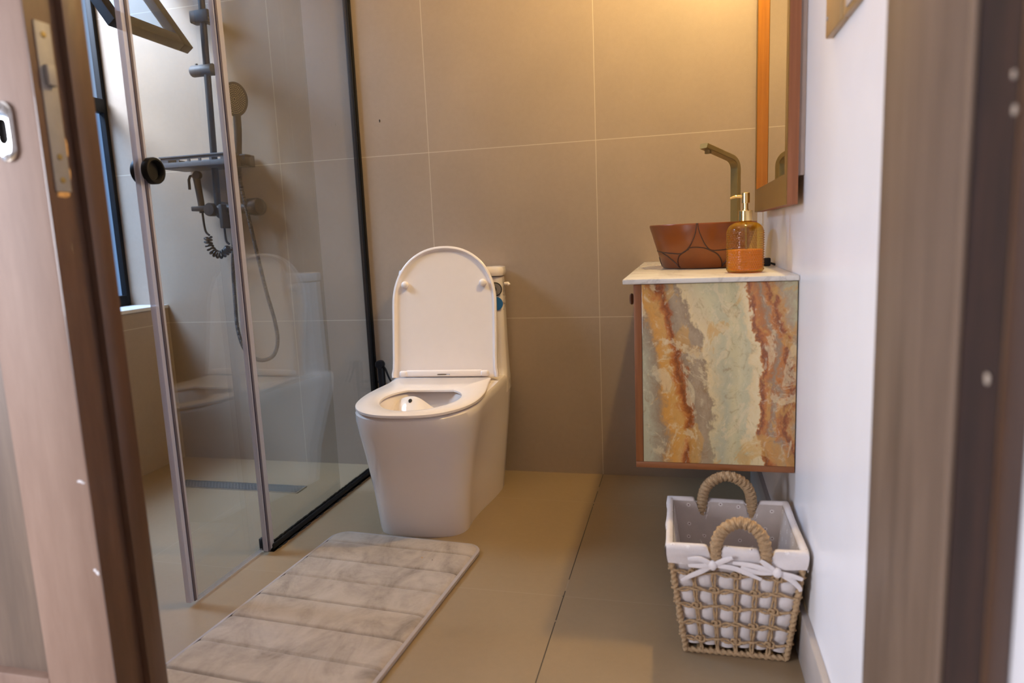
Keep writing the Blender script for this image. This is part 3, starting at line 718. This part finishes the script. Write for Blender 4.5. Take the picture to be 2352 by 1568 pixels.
# tank
def rrect(z, hw, v0, v1, cr, n=6):
    pts = []
    for (cx, cy, a0) in ((hw - cr, v1 - cr, 0), (-hw + cr, v1 - cr, PI / 2), (-hw + cr, v0 + cr, PI), (hw - cr, v0 + cr, 3 * PI / 2)):
        for i in range(n + 1):
            a = a0 + PI / 2 * i / n; pts.append((.012 + cx + cr * math.cos(a), -(cy + cr * math.sin(a)), z))
    return pts
b = MB(); b.rings([rrect(.33, .190, .027, .150, .02), rrect(.38, .1895, .027, .135, .02), rrect(.395, .1885, .027, .125, .02), rrect(.41, .188, .027, .1195, .02), rrect(.50, .185, .027, .117, .02), rrect(.732, .182, .027, .115, .02)], False, True)
tank = b.build('tank', m_ceramic, TO, local=True)
b = MB(); b.rings([rrect(.735, .178, .030, .112, .018), rrect(.7365, .186, .026, .1205, .022), rrect(.745, .189, .025, .1225, .024), rrect(.757, .189, .025, .1225, .024), rrect(.7655, .186, .027, .119, .022), rrect(.7685, .176, .035, .108, .02)])
b.build('tank_lid', m_ceramic, TO, local=True)
b = MB(); b.lathe([(.0245, 0), (.0245, .0012)], (.172, -.1165, .690), 32, 'Y'); s1 = b.build('round_sticker', m_hole, tank, local=True)
b = MB(); b.lathe([(.021, .0008), (.021, .0018)], (.172, -.1165, .690), 32, 'Y'); b.build('sticker_face', m_grey_st, s1, local=True)
b = MB(); b.lathe([(.010, .0012), (.010, .0022)], (.167, -.1165, .690), 32, 'Y'); b.build('sticker_dot', m_hole, s1, local=True)
b = MB(); b.lathe([(.0235, 0), (.0235, .0012)], (.174, -.1165, .640), 32, 'Y'); b.build('blue_sticker', m_blue, tank, local=True)
b = MB(); b.tube([(.195, -.062, .705), (.209, -.062, .706), (.213, -.064, .700)], .006, 12); b.build('flush_lever', m_seat, tank, local=True)
b = MB(); rr = random.Random(3)
for z0, z1 in ((.722, .700), (.700, .672), (.690, .650), (.655, .640), (.640, .615)):
    p = [(.1958 + .0002 * rr.random(), -rr.uniform(.045, .10), z0 + (z1 - z0) * k / 6) for k in range(7)]
    b.tube(smoothpath(p, 3), .0006, 5)
b.build('marker_scribble', m_grey_st, tank, local=True)
b = MB(); b.lathe([(.0035, 0), (.004, .0005), (.0005, .0012)], (.184, -.215, .085), 14, 'X'); b.build('fixing_cap', m_grey_st, TO, local=True)

# ------------------------------------------------------------------ bath mat
MA = math.radians(-3.8)
ex = Vector((math.cos(MA), math.sin(MA), 0)); ey = Vector((math.sin(MA), -math.cos(MA), 0))   # across / toward camera
MO = Vector((-.497, -.638, 0)); MW, ML = .462, .80
mt = empty('bath_mat', tuple(MO), 'beige plush bath mat with stitched grooves lying in front of the toilet', 'bath mat')
def mpt(u, v, z): return MO + ex * u + ey * v + Vector((0, 0, z))
def cornerfix(u, v, r):
    # clamp to a rounded rectangle
    hw = MW / 2
    if v < r and abs(u) > hw - r:
        cu = math.copysign(hw - r, u); d = Vector((u - cu, v - r)); m = max(abs(d.x), abs(d.y))
        if d.length > 1e-9: d = d / d.length * m
        return cu + d.x, r + d.y
    if v > ML - r and abs(u) > hw - r:
        cu = math.copysign(hw - r, u); d = Vector((u - cu, v - (ML - r))); m = max(abs(d.x), abs(d.y))
        if d.length > 1e-9: d = d / d.length * m
        return cu + d.x, ML - r + d.y
    return u, v
rm = random.Random(5)
grooves = [.075 + .1025 * k for k in range(8)]
def top(i, j):
    u, v = (i - .5) * (MW - .008), .004 + j * (ML - .008)
    edge = min(MW / 2 - abs(u), v, ML - v)
    z = .0185 - .0062 * math.exp(-(edge - .004) / .007)
    gd = min(abs(v - g) for g in grooves)
    z -= .0070 * math.exp(-(gd / .0028) ** 2) + .0014 * math.exp(-(gd / .012) ** 2)
    z += rm.uniform(-.0003, .0003)
    u, v = cornerfix(u, v, .045)
    return mpt(u, v, z)
b = MB(); b.grid(70, 260, top); b.build('plush_top', m_mat, mt, angle=80)
b = MB()
def rr2(g, z):
    pts = []; hw = MW / 2 + g; r = .045 + g
    for (cx, cy, a0) in ((hw - r, ML + g - r, 0), (-hw + r, ML + g - r, PI / 2), (-hw + r, r - g, PI), (hw - r, r - g, 3 * PI / 2)):
        for i in range(9):
            a = a0 + PI / 2 * i / 8; pts.append(mpt(cx + r * math.cos(a), cy + r * math.sin(a), z))
    return pts
b.rings([rr2(-.003, .0003), rr2(.003, .002), rr2(.0046, .007), rr2(.0032, .0115), rr2(-.0045, .0127)], True, False); b.build('binding', m_matedge, mt)
for k, (x, y, r, lb) in enumerate(((-.405, -.766, .0022, 'tiny orange crumb lying on the beige bath mat'), (-.372, -.775, .0014, 'tiny dark speck lying on the beige bath mat'))):
    b = MB(); b.lathe([(r, 0), (r * .8, r * .6), (r * .1, r * .8)], (x, y, .0182), 8)
    T(b.build('crumb', m_rawwood if k == 0 else m_hole, origin=(x, y, .0182)), lb, 'crumb')

# ------------------------------------------------------------------ vanity
V = empty('vanity_cabinet', (.35, -.43, .33), 'wall hung wooden vanity with an orange and green onyx end panel', 'vanity cabinet')
y1 = -.862; zt = .751
b = MB(); b.box(.178, .5195, y1, -.004, .331, .345, .001); b.build('bottom_rail', m_cabwood_y, V)
b = MB(); b.box(.195, .5195, y1 + .02, -.004, .345, zt); b.build('carcass', m_cabwood, V, smooth=False)
b = MB(); b.box(0, .3235, -.010, 0, 0, zt - .3455, .0012)
ob = b.build('onyx_panel', m_onyx, V, local=True); ob.location = Vector((.1955, y1 + .010, .3453)) - Vector(V.location)
ob['label'] = 'glossy onyx panel in pale green and rust'
for k, (a, c) in enumerate(((-.862, -.435), (-.432, -.006))):
    b = MB(); b.box(.178, .1948, a, c, .3455, .751, .001); d = b.build('door', m_cabwood, V)
    b = MB(); b.lathe([(.005, 0), (.005, -.004), (.012, -.006), (.0135, -.010), (.010, -.0135), (.001, -.0145)], (.178, a + .07 if k == 0 else c - .07, .713), 24, 'X'); b.build('knob', m_brownknob, d, origin=V.location)
b = MB(); b.box(.155, .5205, -.873, -.001, .7525, .7635, .002); T(b.build('vanity_worktop', m_marble, origin=(.34, -.43, .7525)), 'thin pale marble worktop under the brown basin', 'worktop')

# basin
bc = Vector((.337, -.42, .7640)); zb, r0, r1, hh = .7640, .108, .143, .118
BS = empty('vessel_basin', tuple(bc), 'brown glazed round vessel basin with dark curved lines', 'basin')
b = MB(); b.lathe([(.09, 0), (r0 - .002, .001), (r0, .004), (r0 + (r1 - r0) * .5, hh * .5), (r1 - .0005, hh - .004), (r1 - .002, hh), (r1 - .007, hh - .001), (r1 - .009, hh - .005), (r0 + .008, hh * .4), (r0 - .02, .02), (.05, .010), (.001, .008)], bc, 96); b.build('bowl', m_bowl, BS)
lines = [[[-97.2, 1.0], [-98.3, .843], [-101.3, .667], [-107.4, .477], [-117.2, .351], [-132.2, .353], [-152.4, .379], [-172.9, .406]],
 [[-96.3, 1.0], [-94.7, .815], [-89.1, .556], [-82.1, .41], [-72.2, .397], [-61.7, .407], [-52, .41]],
 [[-107.5, .464], [-102.5, .48], [-95.7, .476], [-89.0, .453], [-82.1, .402], [-73.2, .313], [-66.7, .178], [-64.6, .06], [-64.5, 0.03]],
 [[-107.6, .439], [-114.7, .376], [-122.1, .285], [-125.1, .179], [-125.0, .06], [-123, .03]],
 [[-152.8, .371], [-140.2, .273], [-128.0, .112], [-125.2, .04]], [[-64.6, .046], [-59.6, .146], [-52, .25]]]
b = MB()
for rep in (0, 120, 240):
    for ln in lines:
        pts = []
        for (dg, q) in smoothpath([(d, q, 0) for d, q in ln], 6) and [(p.x, p.y) for p in smoothpath([(d, q, 0) for d, q in ln], 6)]:
            a = math.radians(dg + rep); q = max(.03, min(1, q)); r = r0 + (r1 - r0) * q - .0004
            pts.append((bc.x + r * math.cos(a), bc.y + r * math.sin(a), zb + hh * q))
        b.tube(pts, .0017, 6)
b.build('line_pattern', m_line, BS)

# faucet
F = empty('basin_faucet', (.438, -.185, .7636), 'tall flat bronze faucet rising behind the brown basin', 'faucet')
fd = Vector((-.72, -.69, 0)); fw = Vector((-.69, .72, 0))
prof = [(0, 0), (0, .276)] + [(.035 * (1 - math.cos(a)), .276 + .035 * math.sin(a)) for a in [PI / 2 * .82 * i / 8 for i in range(1, 9)]]
px, pz = prof[-1]; dx, dz = math.sin(PI / 2 * .82), math.cos(PI / 2 * .82)
prof += [(px + dx * .112, pz + dz * .112)]
fb = Vector((.440, -.185, .7636)); th = .0075
b = MB(); ringsF = []
for i, (x, z) in enumerate(prof):
    a = prof[max(i - 1, 0)]; c = prof[min(i + 1, len(prof) - 1)]; tx, tz = c[0] - a[0], c[1] - a[1]; l = math.hypot(tx, tz); nx, nz = -tz / l, tx / l
    ringsF.append([fb + fd * (x + s_ * nx * th) + fw * (w * .0145) + Vector((0, 0, z + s_ * nz * th)) for (w, s_) in ((-1, -.75), (-1, .75), (-.9, 1), (.9, 1), (1, .75), (1, -.75), (.9, -1), (-.9, -1))])
b.rings(ringsF); b.build('spout_body', m_bronze, F, angle=30)
xe, ze = prof[-1]; e = fb + fd * (xe - .018) + Vector((0, 0, ze - .012))
b = MB(); b.lathe([(.009, -.010), (.0095, -.009), (.0095, .006)], e, 24); b.build('aerator', m_bronze, F)
b = MB(); b.lathe([(.022, .0002), (.023, .002), (.022, .006), (.016, .008)], fb, 32); b.build('base_ring', m_bronze, F)

# soap bottle
S = empty('soap_dispenser', (.424, -.725, .7637), 'amber dimpled glass soap dispenser with a gold pump, half full', 'soap dispenser')
c = Vector((.424, -.725, .7637)); R0 = .0405
prf = [(.030, 0), (.0375, .0012), (.0400, .004), (R0, .008)] + [(R0, .008 + .084 * i / 42) for i in range(1, 43)] + [(R0 * (math.cos(a) * .66 + .34), .092 + .0225 * math.sin(a)) for a in [PI / 2 * i / 12 for i in range(1, 13)]] + [(.0130, .1155), (.0126, .119)]
def hob(a, h):
    h = h
    if h < .006 or h > .094: return 1.0
    row = h / .0054; k = math.floor(row); s_ = math.cos(2 * PI * (row - k - .5)) * .5 + .5
    q = math.cos(a * 46 + (k % 2) * PI) * .5 + .5
    return 1 + .052 * max(0, s_ * q - .12)
fine = []
for (r, h), (r2, h2) in zip(prf, prf[1:]):
    n_ = 3 if .006 < h < .096 else 1
    for k in range(n_): fine.append((r + (r2 - r) * k / n_, h + (h2 - h) * k / n_))
fine.append(prf[-1])
inner = [(.0125, .118), (.0135, .112), (.030, .098), (.0365, .080), (.0368, .010), (.030, .005), (.001, .004)]
b = MB(); b.lathe(fine, c, 276, cap0=True, cap1=False, mod=hob); b.build('glass_body', m_amber, S)
liq = [(.001, .0045), (.030, .005), (.0366, .008)] + [(.0372, .008 + .0442 * k / 56) for k in range(57)] + [(.036, .0526), (.001, .0526)]
b = MB(); b.lathe(liq, c, 276, cap0=False, cap1=False, mod=lambda a, h: 1 + (hob(a, h) - 1) * .9 if .010 < h < .052 else 1.0); b.build('liquid_soap', m_soap, S)
b = MB(); b.lathe([(.0148, .117), (.0160, .1176), (.0160, .1395), (.0152, .1402), (.0075, .1405), (.0075, .1425), (.0058, .143), (.0058, .157), (.0092, .1575), (.0092, .1795), (.0085, .1803), (.001, .1804)], c, 48); pump = b.build('pump', m_gold, S)
b = MB(); b.tube(smoothpath([c + Vector((-.005, 0, .172)), c + Vector((-.022, -.002, .1725)), c + Vector((-.034, -.003, .169))], 6), lambda q: .0036 - .0014 * q, 12); b.build('nozzle', m_gold, pump, origin=S.location)
b = MB(); b.tube([c + Vector((0, 0, .118)), c + Vector((.004, 0, .012))], .0024, 10); b.build('dip_tube', m_clear, S)

# black plug behind the bottle
b = MB(); b.box(.484, .508, -.487, -.470, .7637, .785, .003); b.tube([(.505, -.478, .772), (.516, -.478, .768), (.519, -.47, .7665)], .0028, 8)
T(b.build('cable_plug', m_blackgloss, origin=(.496, -.478, .7637)), 'small black plug on the worktop behind the amber dispenser', 'plug')

# mirror
MI = empty('wall_mirror', (.509, -.59, .91), 'tall wood framed mirror on the white wall above the basin', 'mirror')
ya, yb, za, zb_ = -.905, -.275, .908, 1.80; xf, xb = .4865, .5085
fwid = .062
b = MB(); b.box(xf, xf + .0015, ya, ya + .030, za, zb_); b.box(xf, xf + .0015, yb - .030, yb, za, zb_); b.box(xf, xf + .0015, ya + .03, yb - .03, za, za + fwid); b.box(xf, xf + .0015, ya + .03, yb - .03, zb_ - fwid, zb_)
b.build('frame_front', m_mirfront, MI)
b = MB(); b.box(xf + .0015, xb, ya, ya + .030, za, zb_); b.box(xf + .0015, xb, ya + .03, yb, za, za + fwid); b.box(xf + .0015, xb, ya + .03, yb, zb_ - fwid, zb_); b.build('frame_side', m_mirwood, MI)
b = MB(); b.box(xf + .0015, xb, yb - .030, yb, za + fwid, zb_ - fwid); b.build('far_stile', m_mirrev, MI)
b = MB(); b.box(.5025, .5065, ya + .03, yb - .03, za + fwid, zb_ - fwid); b.build('mirror_glass', m_mirror, MI, smooth=False)
b = MB(); b.box(xb + .0003, XR - .0005, ya + .005, yb - .02, .965, 1.76); b.build('back_box', m_greybox, MI)

# switch plates
t = empty('wall_socket', (.52, -1.20, 1.16), 'gold switch plate on the white wall above the basket, nearer the mirror', 'switch')
b = MB(); b.box(.509, .5208, -1.258, -1.147, 1.160, 1.25, .002); b.build('plate', m_socket, t)
b = MB(); b.lathe([(.0035, 0), (.003, -.001), (.0005, -.0014)], (.509, -1.160, 1.188), 14, 'X'); b.build('screw', m_steel, t)
t = empty('wall_socket', (.52, -1.30, 1.16), 'pale switch plate with a gold edge on the white wall, nearer the doorway', 'switch')
b = MB(); b.box(.511, .5208, -1.345, -1.262, 1.160, 1.25, .002); b.build('plate', m_socket, t)
b = MB(); b.box(.5085, .5112, -1.342, -1.292, 1.166, 1.245, .001); b.build('rocker', m_socketw, t)

# nail hole spot on the wall
b = MB(); b.rings([[(-.7812 + .0022 * math.cos(a), -.0004, 1.304 + .0055 * math.sin(a) + .0015 * math.cos(2 * a)) for a in [2 * PI * i / 10 for i in range(10)]], [(-.7812 + .0018 * math.cos(a), -.001, 1.304 + .004 * math.sin(a)) for a in [2 * PI * i / 10 for i in range(10)]]])
T(b.build('drill_hole', m_hole, origin=(-.7812, 0, 1.304)), 'tiny dark drill hole in the tiled wall right of the shower glass', 'drill hole')

# waste pipe under the vanity
b = MB(); b.tube(smoothpath([(.50, -.10, .329), (.50, -.10, .20), (.498, -.09, .12), (.495, -.05, .10), (.495, -.001, .10)], 8), .016, 16)
T(b.build('waste_pipe', m_greybox, origin=(.50, -.10, .1)), 'grey waste pipe under the vanity in the corner', 'pipe')

# ------------------------------------------------------------------ basket
BK = empty('laundry_basket', (.385, -.95, 0), 'woven jute basket with a daisy print cloth liner and white bows', 'basket')
B0 = [(.287, -1.046), (.483, -1.046), (.483, -.852), (.287, -.852)]
B1 = [(.255, -1.092), (.507, -1.092), (.505, -.845), (.253, -.845)]
ZB, ZT = .006, .256
ctr = Vector((.383, -.95, 0))
def corner(i, t):
    a, c = B0[i % 4], B1[i % 4]; bow = 1
    return Vector((a[0] + (c[0] - a[0]) * t, a[1] + (c[1] - a[1]) * t, ZB + (ZT - ZB) * t))
NRM = [Vector((0, -1, 0)), Vector((1, 0, 0)), Vector((0, 1, 0)), Vector((-1, 0, 0))]
def side(k, u, t, o=0): return corner(k, t).lerp(corner(k + 1, t), u) + NRM[k] * o
twist = lambda f: (lambda a, L: 1 + .22 * math.cos(2 * a - L * f))
b = MB()
for i in range(4):
    b.tube(resample([corner(i, -.01), corner(i, .93)], .0022), .0056, 10, mod=twist(520))
    for tt, r_ in ((0.0, .0056), (.955, .0034)): b.tube(resample([side(i, 0, tt), side(i, 1, tt)], .0022), r_, 10, mod=twist(520))
b.build('rope_frame', m_jute, BK)
US = [.165, .325, .505, .66, .82]; TS = [.125, .285, .445, .60, .755]
b = MB(); rk = random.Random(11)
for k in range(4):
    for iu, u in enumerate(US):
        for s_ in (-1, 1):
            pts = [side(k, u + s_ * .0105 + .003 * math.sin(j * .9 + s_ + iu), j / 46 * .955, .0012 * s_) for j in range(47)]
            b.tube(pts, .0023, 7, mod=twist(900))
    for it, tt in enumerate(TS):
        for s_ in (-1, 1):
            pts = []
            ph = PI if it % 2 else 0
            for j in range(73):
                u = j / 72
                wv = math.cos(u * 6 * PI + ph)
                pts.append(side(k, u, tt + .012 * wv + s_ * .0085 * math.sin(u * 6 * PI * 1.0 + .6), .0012 + .0034 * math.cos(u * 12 * PI) * s_ + .003))
            b.tube(pts, .0023, 7, mod=twist(900))
        for iu, u in enumerate(US):
            if (iu + it) % 2 == 0:
                cc = side(k, u, tt + .004, .0035); tan = (side(k, 1, tt) - side(k, 0, tt)).normalized()
                for s_ in (-1, 1):
                    loop = [cc + tan * (s_ * .0035 + .0052 * math.cos(a)) + Vector((0, 0, .0055 * math.sin(a))) + NRM[k] * (.0025 * math.cos(a + s_)) for a in [2 * PI * q / 16 for q in range(16)]]
                    b.tube(loop, .0022, 7, loop=True, mod=twist(900))
b.build('jute_lattice', m_jute, BK)
b = MB()
for q in range(9): b.tube(resample([(.290 + .19 * q / 8, -1.042, .0065), (.290 + .19 * q / 8, -.856, .0065)], .006), .0045, 6)
b.tube(resample([(.288, -1.0, .0105), (.482, -1.0, .0105)], .006), .004, 6); b.build('woven_base', m_jute, BK)
# liner: outer skin bulging through the lattice
b = MB()
def cells(x, edges):
    for a, c in zip(edges, edges[1:]):
        if a <= x <= c: return math.sin(PI * (x - a) / (c - a))
    return 0
UE = [0] + US + [1]; TE = [.02] + TS + [1.0]
for k in range(4):
    def lf(i, j, k=k):
        u = .015 + .97 * i; t_ = .055 + .93 * j
        bul = (cells(u, UE) * cells(t_, TE)) ** .6
        drop = (.006 * math.sin(i * 11) + .004 * math.sin(i * 23 + 1)) if j < .02 else 0
        return side(k, u, t_ + drop, -.0085 + .0085 * bul)
    b.grid(54, 44, lf)
b.build('liner_skin', m_liner_out, BK, angle=70)
# inner face of the liner with daisies, cuff and handle notches
HND = {0: (.345, .725), 2: (1 - .715, 1 - .275)}
def notch(k, u):
    if k not in HND: return 0
    return max(math.exp(-((u - h) / .045) ** 4) for h in HND[k])
plen = .262
b = MB()
for k in range(4):
    def fi(i, j, k=k):
        t_ = .06 + (.985 - .13 * notch(k, i) - .06) * j
        return side(k, .018 + .964 * i, t_, -.0085 + .0012 * math.sin(9 * i + 3 * k) * (1 - j))
    b.grid(60, 14, fi, lambda i, j, k=k: (k * plen + i * plen * .9, j * .24))
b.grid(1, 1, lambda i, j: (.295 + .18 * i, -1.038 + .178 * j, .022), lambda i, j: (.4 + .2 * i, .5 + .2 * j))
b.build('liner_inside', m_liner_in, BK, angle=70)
b = MB(); rc = random.Random(2)
for k in range(4):
    def fc(i, j, k=k):
        nt_ = notch(k, i)
        tt = 1.0 + .008 * math.sin(i * 7 + k) * .5
        lo_ = .845 - (.012 * math.sin(i * 5 + k) + .004 * math.sin(i * 17))
        # j: 0 inner low .. .3 rim .. 1 outer hem
        if j < .15: t_, o = tt - .025 - .13 * nt_, -.0075
        elif j < .3: t_, o = tt + .004 - .13 * nt_, -.0055
        elif j < .45: t_, o = tt + .011 - .13 * nt_, 0.0
        elif j < .6: t_, o = tt + .003 - .13 * nt_, .0055
        else:
            q = (j - .6) / .4; t_ = (tt - .005 - .13 * nt_) * (1 - q) + lo_ * q; o = .0068 + .0018 * math.sin(i * 13 + q * 3) + .0022 * q
        rim = side(k, min(max(i, 0), 1), t_, 0)
        # widen towards corners so that adjoining sides meet
        ee = corner(k + 1, t_) - corner(k, t_); ee.normalize()
        edge = 0
        if i < .001: edge = -1
        if i > .999: edge = 1
        return rim + NRM[k] * o + ee * edge * (o if o < 0 else o * .72)
    b.grid(56, 12, fc, lambda i, j, k=k: (k * plen + i * plen, .3 + j * .06))
bmesh.ops.remove_doubles(b.bm, verts=b.bm.verts, dist=.0025)
b.build('liner_cuff', m_cuff, BK, angle=75)
# handles
def handle(k, lean, hz, spread=0):
    u0, u1 = HND[k]
    a = side(k, u0, .86, .004); c = side(k, u1, .86, .004); mid = (a + c) / 2; half = (c - a) / 2
    pts = []
    for i in range(61):
        q = PI * i / 60; z = math.sin(q)
        pts.append(mid - half * math.cos(q) * (1 + .10 * math.sin(q * 2) ** 2) + Vector((0, 0, 1)) * hz * z ** .85 + NRM[k] * (lean * z))
    pts = [a - Vector((0, 0, .008))] + pts + [c - Vector((0, 0, .008))]
    pts = resample(pts, .0011)
    bb = MB(); bb.tube(pts, .0108, 22, mod=lambda an, L: 1 + .12 * math.sin(L * 2 * PI / .0034 + an) + .16 * math.sin(L * 2 * PI / .0105 + 2.0 * math.sin(2 * an)) * (.35 + .65 * abs(math.sin(an + .6))))
    return bb
handle(2, -.034, .102).build('handle', m_jute, BK, angle=70)
handle(0, .006, .088).build('handle', m_jute, BK, angle=70)
# bows on the front
def ribbon(bb, pts, w, th=.0016, wv=None):
    P = smoothpath(pts, 10); n_ = len(P); rings = []
    for i in range(n_):
        t_ = (P[min(i + 1, n_ - 1)] - P[max(i - 1, 0)]).normalized(); sd_ = Vector((0, -1, 0)); up = sd_.cross(t_).normalized()
        ww = w * (.65 + .35 * math.sin(PI * min(1, i / n_ + .12)))
        rings.append([P[i] + up * ww + sd_ * th, P[i] + up * ww * .2 + sd_ * th * 2.2, P[i] - up * ww + sd_ * th, P[i] - up * ww - sd_ * th, P[i] + up * ww * .1 - sd_ * th * .2, P[i] + up * ww - sd_ * th])
    bb.rings(rings)
def fp_(x, z, o=.0): return (x, -1.092 - .012 - o - (.256 - z) * -.18, z)
def bow(kx, kz, tails):
    bb = MB()
    for tl in tails: ribbon(bb, [fp_(kx, kz, .003)] + [fp_(x, z, o) for x, z, o in tl], .0050, .0010)
    return bb
bows = [bow(.338, .2215, [[(.315, .234, .004), (.291, .231, .002)], [(.318, .219, .004), (.292, .216, .001)], [(.360, .236, .006), (.374, .243, .006)], [(.318, .206, .002), (.296, .192, .001), (.279, .179, .0)], [(.375, .219, .004), (.402, .209, .004), (.428, .197, .003)]]).build('bow', m_tie, BK, angle=60), bow(.456, .2150, [[(.435, .232, .004), (.425, .240, .004)], [(.425, .224, .004), (.398, .228, .002), (.375, .229, .002)], [(.42, .213, .003), (.39, .222, .003)], [(.485, .209, .003), (.502, .203, .002)], [(.482, .200, .002), (.496, .185, .001), (.500, .176, 0)]]).build('bow', m_tie, BK, angle=60)]
for (x, z), bw in zip(((.338, .2215), (.456, .2150)), bows):
    b = MB(); p = fp_(x, z, .004); b.rings([[(p[0] + .0085 * w * math.cos(a), p[1] - dd, p[2] + .0105 * w * math.sin(a)) for a in [2 * PI * i / 14 for i in range(14)]] for w, dd in ((.9, -.004), (1, 0), (.85, .004), (.4, .006))])
    b.build('bow_knot', m_tie, bw, angle=70, origin=BK.location)
